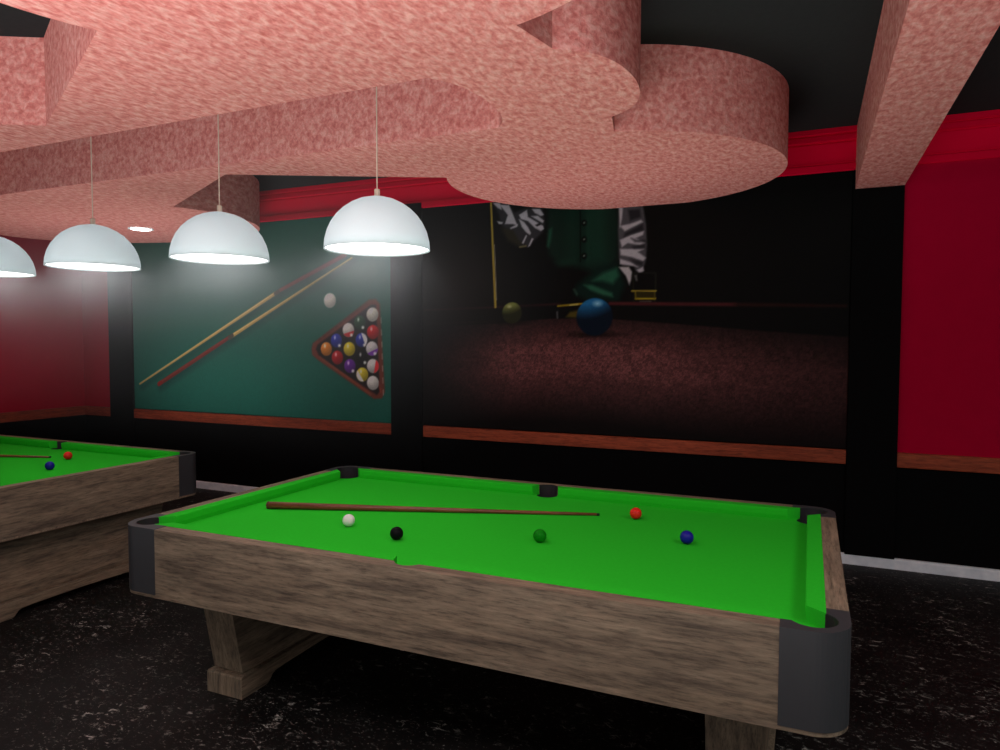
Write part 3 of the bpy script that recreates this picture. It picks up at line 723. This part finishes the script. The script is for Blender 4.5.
# ------------------------------------------------------------ balls and cues
RB = .0285
def ball(colour, x, y, label, grp='balls on the pool tables'):
    bm = bmesh.new(); bmesh.ops.create_uvsphere(bm, u_segments=40, v_segments=24, radius=RB)
    o = obj('billiard_ball', bm, M['ball_'+colour], None, True, (x, y, ZBED+RB))
    return tag(o, label, 'ball', grp)
ball('white', -1.938, 2.640, 'white cue ball beside the butt of the cue on the nearest table')
ball('black', -1.617, 2.544, 'black ball near the front side pocket of the nearest table')
ball('green', -1.040, 2.764, 'dark green ball in the middle of the nearest green cloth')
r_ = ball('red', -.756, 3.325, 'red ball just past the cue tip on the nearest table')
b_ = ball('blue', -.463, 3.000, 'dark blue ball towards the right end of the nearest table')
for o, lab in ((r_, 'red ball by the far side pocket of the left-hand table'), (b_, 'dark blue ball below the cue tip on the left-hand table')):
    c = o.copy(); C.objects.link(c); c.location.x += DX; c['label'] = lab

def make_cue():
    t = thing('pool_cue', 'brown cue lying along the cloth of the nearest pool table', 'cue', (-2.525, 2.752, ZBED), 'cues on the tables')
    L = 1.688
    def part(name, s0, s1, mat, r0, r1, dome=False):
        bm = bmesh.new(); n = 24
        secs = [(s0, r0*.86), (s0+.004, r0)] if dome else [(s0, r0)]
        secs += [(s0+(s1-s0)*k/6, r0+(r1-r0)*k/6) for k in range(1, 7)]
        rings = [[bm.verts.new((s, r*math.cos(2*PI*i/n), zc+r*math.sin(2*PI*i/n))) for i in range(n)] for s, r in secs for zc in [zax(s)]]
        for A, B in zip(rings, rings[1:]):
            for i in range(n): bm.faces.new((A[i], A[(i+1) % n], B[(i+1) % n], B[i]))
        bm.faces.new(rings[0][::-1]); bm.faces.new(rings[-1]); bmesh.ops.recalc_face_normals(bm, faces=bm.faces)
        return obj(name, bm, mat, t, True)
    R0, R1 = .0185, .0065
    def zax(s): return R0+(R1-R0)*s/L+.0005
    rr = lambda s: R0+(R1-R0)*s/L
    part('butt_cap', 0, .012, M['cue_cap'], R0, rr(.012), True)
    part('shaft', .012, L-.014, M['cue_wood'], rr(.012), rr(L-.014))
    part('cue_tip', L-.014, L, M['cue_tip'], rr(L-.014), rr(L)*.92)
    t.rotation_euler = (0, 0, math.atan2(3.318-2.752, -.926+2.520))
    return t
cue = make_cue()
dup(cue, DX, 'brown cue on the left-hand table, its tip near the far side pocket')

# ------------------------------------------------------------ lamps
def make_lamp(x, label):
    RL, HL = .261, .262
    t = thing('pendant_lamp', label, 'lamp', (x, 2.94, 2.06), 'white dome pendant lamps')
    prof = [(RL*math.cos(a), HL*math.sin(a)) for a in [i*PI/2/9 for i in range(10)]]
    prof[-1] = (.013, HL)
    inner = [(max(r-.006, .008), z-.004 if z > .01 else z) for r, z in prof][::-1]
    bm = bmesh.new(); lathe(bm, prof+inner+[prof[0]], 32)
    bmesh.ops.remove_doubles(bm, verts=bm.verts, dist=.0002)
    obj('lamp_shade', bm, M['lamp_white'], t, True)
    bm = bmesh.new(); lathe(bm, [(0, .012), (RL-.008, .012), (RL-.008, .008), (0, -.004)], 48)
    obj('diffuser', bm, M['diffuser'], t)
    bm = bmesh.new(); lathe(bm, [(0, HL-.006), (.014, HL-.006), (.014, HL+.034), (.011, HL+.037), (0, HL+.037)], 24)
    obj('socket', bm, M['brass'], t)
    bm = bmesh.new(); lathe(bm, [(0, HL+.035), (.0032, HL+.035), (.0032, ZC-2.06-.012), (0, ZC-2.06-.012)], 8)
    obj('cord', bm, M['cord'], t)
    bm = bmesh.new(); lathe(bm, [(0, ZC-2.06-.03), (.045, ZC-2.06-.03), (.05, ZC-2.06-.0005), (0, ZC-2.06-.0005)], 24)
    obj('ceiling_rose', bm, M['brass'], t)
    return t
lamp = make_lamp(-1.973, 'white dome pendant lamp on the right, nearest and largest of the row')
for k, lab in ((1, 'white dome pendant lamp second from the right, above the crossed cues of the mural'), (2, 'white dome pendant lamp second from the left, above the black pier'),
               (3, 'white dome pendant lamp cut off by the left edge of the view')):
    dup(lamp, -1.037*k+.0, lab)

def downlight(x, y, z, label):
    bm = bmesh.new(); lathe(bm, [(.085, 0), (.112, -.001), (.112, -.007), (.086, -.009), (.085, -.004)], 40)
    t = thing('downlight', label, 'downlight', (x, y, z))
    obj('trim_ring', bm, M['lamp_white'], t)
    bm = bmesh.new(); lathe(bm, [(0, -.0005), (.0855, -.0005), (.0855, -.0085), (0, -.0095)], 40)
    obj('lens', bm, M['downlight'], t)
downlight(-5.943, 4.814, ZS-.0008, 'round lit downlight in the pink soffit above the green mural')

# ------------------------------------------------------------ haze volume added to give the glow around the lamps
def haze():
    m = bpy.data.materials.new('lamp_glow_haze'); m.use_nodes = True; nt = m.node_tree; nt.nodes.clear()
    def mth(op, a, b=None):
        n = N(nt, 'ShaderNodeMath'); n.operation = op
        for i, v in enumerate((a, b)):
            if v is None: continue
            if isinstance(v, (int, float)): n.inputs[i].default_value = v
            else: nt.links.new(v, n.inputs[i])
        return n.outputs[0]
    tc = N(nt, 'ShaderNodeTexCoord'); sx = N(nt, 'ShaderNodeSeparateXYZ'); nt.links.new(tc.outputs['Object'], sx.inputs[0])
    X, Y, Z = sx.outputs
    ax = mth('MAXIMUM', mth('SUBTRACT', mth('ABSOLUTE', X), 1.52), 0)
    r = mth('SQRT', mth('ADD', mth('ADD', mth('MULTIPLY', ax, ax), mth('MULTIPLY', Y, Y)), mth('MULTIPLY', Z, Z)))
    g = mth('MAXIMUM', mth('SUBTRACT', 1, mth('DIVIDE', r, 1.04)), 0)
    d = mth('ADD', mth('MULTIPLY', mth('POWER', g, 8), HAZE), mth('MULTIPLY', g, .050))
    v = N(nt, 'ShaderNodeVolumeScatter'); v.inputs['Color'].default_value = (.95,.97,1,1); v.inputs['Anisotropy'].default_value = 0
    nt.links.new(d, v.inputs['Density'])
    o = N(nt, 'ShaderNodeOutputMaterial'); nt.links.new(v.outputs[0], o.inputs['Volume'])
    bm = bmesh.new(); box(bm, -2.69, 2.69, -1.04, 1.04, -1.04, .72)
    ob = obj('lamp_glow_haze', bm, m, None, False, (-3.52, 2.94, 1.97)); ob['kind'] = 'stuff'
    tag(ob, 'thin white haze added for the glow around the row of pendant lamps', 'haze')
HAZE = .85
haze()

# ------------------------------------------------------------ light
def area(name, loc, rot, size, power, col=(1,1,1), sy=None, spread=None):
    l = bpy.data.lights.new(name, 'AREA'); l.energy = power; l.color = col; l.size = size
    if sy: l.shape = 'RECTANGLE'; l.size_y = sy
    if spread: l.spread = math.radians(spread)
    o = bpy.data.objects.new(name, l); C.objects.link(o); o.location = loc; o.rotation_euler = [math.radians(a) for a in rot]
    return o
WORLD_C, WORLD_S = (1, .95, .93), .26
def aim(name, loc, to, sx, sy, power, col=(1,1,1), spread=None):
    o = area(name, loc, (0,0,0), sx, power, col, sy, spread)
    o.rotation_euler = (Vector(to)-Vector(loc)).to_track_quat('-Z', 'Y').to_euler()
aim('up_fill', (-1.4, -.5, .15), (-1.4, .1, 2.9), 5.5, 2.6, 245, (1,.95,.94), 130)  # added fill without a fixture, brightens the soffit underside from below
aim('low_front_fill', (-1.0, -2.2, .3), (-1.3, 2.4, 2.8), 5.5, 1.6, 18, (1,.93,.92))  # unseen fill added behind the camera, reaches in from the front
aim('back_up_fill', (-1.9, 4.55, .06), (-1.9, 4.45, 2.7), 2.6, .9, 15, (1,.90,.88), 120)  # added on the floor, hidden by the near table, lifts the far soffit
aim('back_left_up_fill', (-5.8, 4.6, .06), (-5.8, 4.5, 2.7), 2.0, .9, 20, (1,.92,.90), 120)  # another added floor fill, behind the left table, for the left soffit and wall
aim('overhead_fill', (-1.2, .75, 2.64), (-1.1, 1.4, 0), 1.6, 1.0, 34)  # added fill with no fitting, lights the table top and floor from above
aim('right_fill', (1.7, 1.6, 3.05), (1.2, 2.4, 0), 1.2, 1.6, 44)  # added out of view, no fitting there; brightens the table's right end and red wall


w = bpy.data.worlds.new('world'); SC.world = w; w.use_nodes = True
w.node_tree.nodes['Background'].inputs[0].default_value = (*WORLD_C, 1)
w.node_tree.nodes['Background'].inputs[1].default_value = WORLD_S

# ------------------------------------------------------------ camera
F_PX, YAW, PIT, ROL = 698.2, .41806, -.045558, .002359
cy, sy, cp, sp, cr, sr = math.cos(YAW), math.sin(YAW), math.cos(PIT), math.sin(PIT), math.cos(ROL), math.sin(ROL)
Fw = Vector((-sy*cp, cy*cp, sp)); Rt = Vector((cy, sy, 0)); Up = Rt.cross(Fw)
R2 = cr*Rt+sr*Up; U2 = -sr*Rt+cr*Up
cam = bpy.data.cameras.new('camera'); cam.sensor_width = 36; cam.lens = F_PX*36/1000; cam.clip_start = .05
co = bpy.data.objects.new('camera', cam); C.objects.link(co)
co.matrix_world = Matrix(((R2.x, U2.x, -Fw.x, 0), (R2.y, U2.y, -Fw.y, 0), (R2.z, U2.z, -Fw.z, 1.6), (0,0,0,1)))
SC.camera = co
vs = SC.view_settings
SC.display_settings.display_device = 'sRGB'
vs.view_transform = 'Standard'; vs.look = 'None'; vs.exposure = 0; vs.gamma = 1; vs.use_curve_mapping = False
SC.cycles.use_denoising = True
SC.cycles.max_bounces = 8; SC.cycles.volume_bounces = 0
SC.cycles.volume_step_rate = 2.0; SC.cycles.sample_clamp_indirect = 4
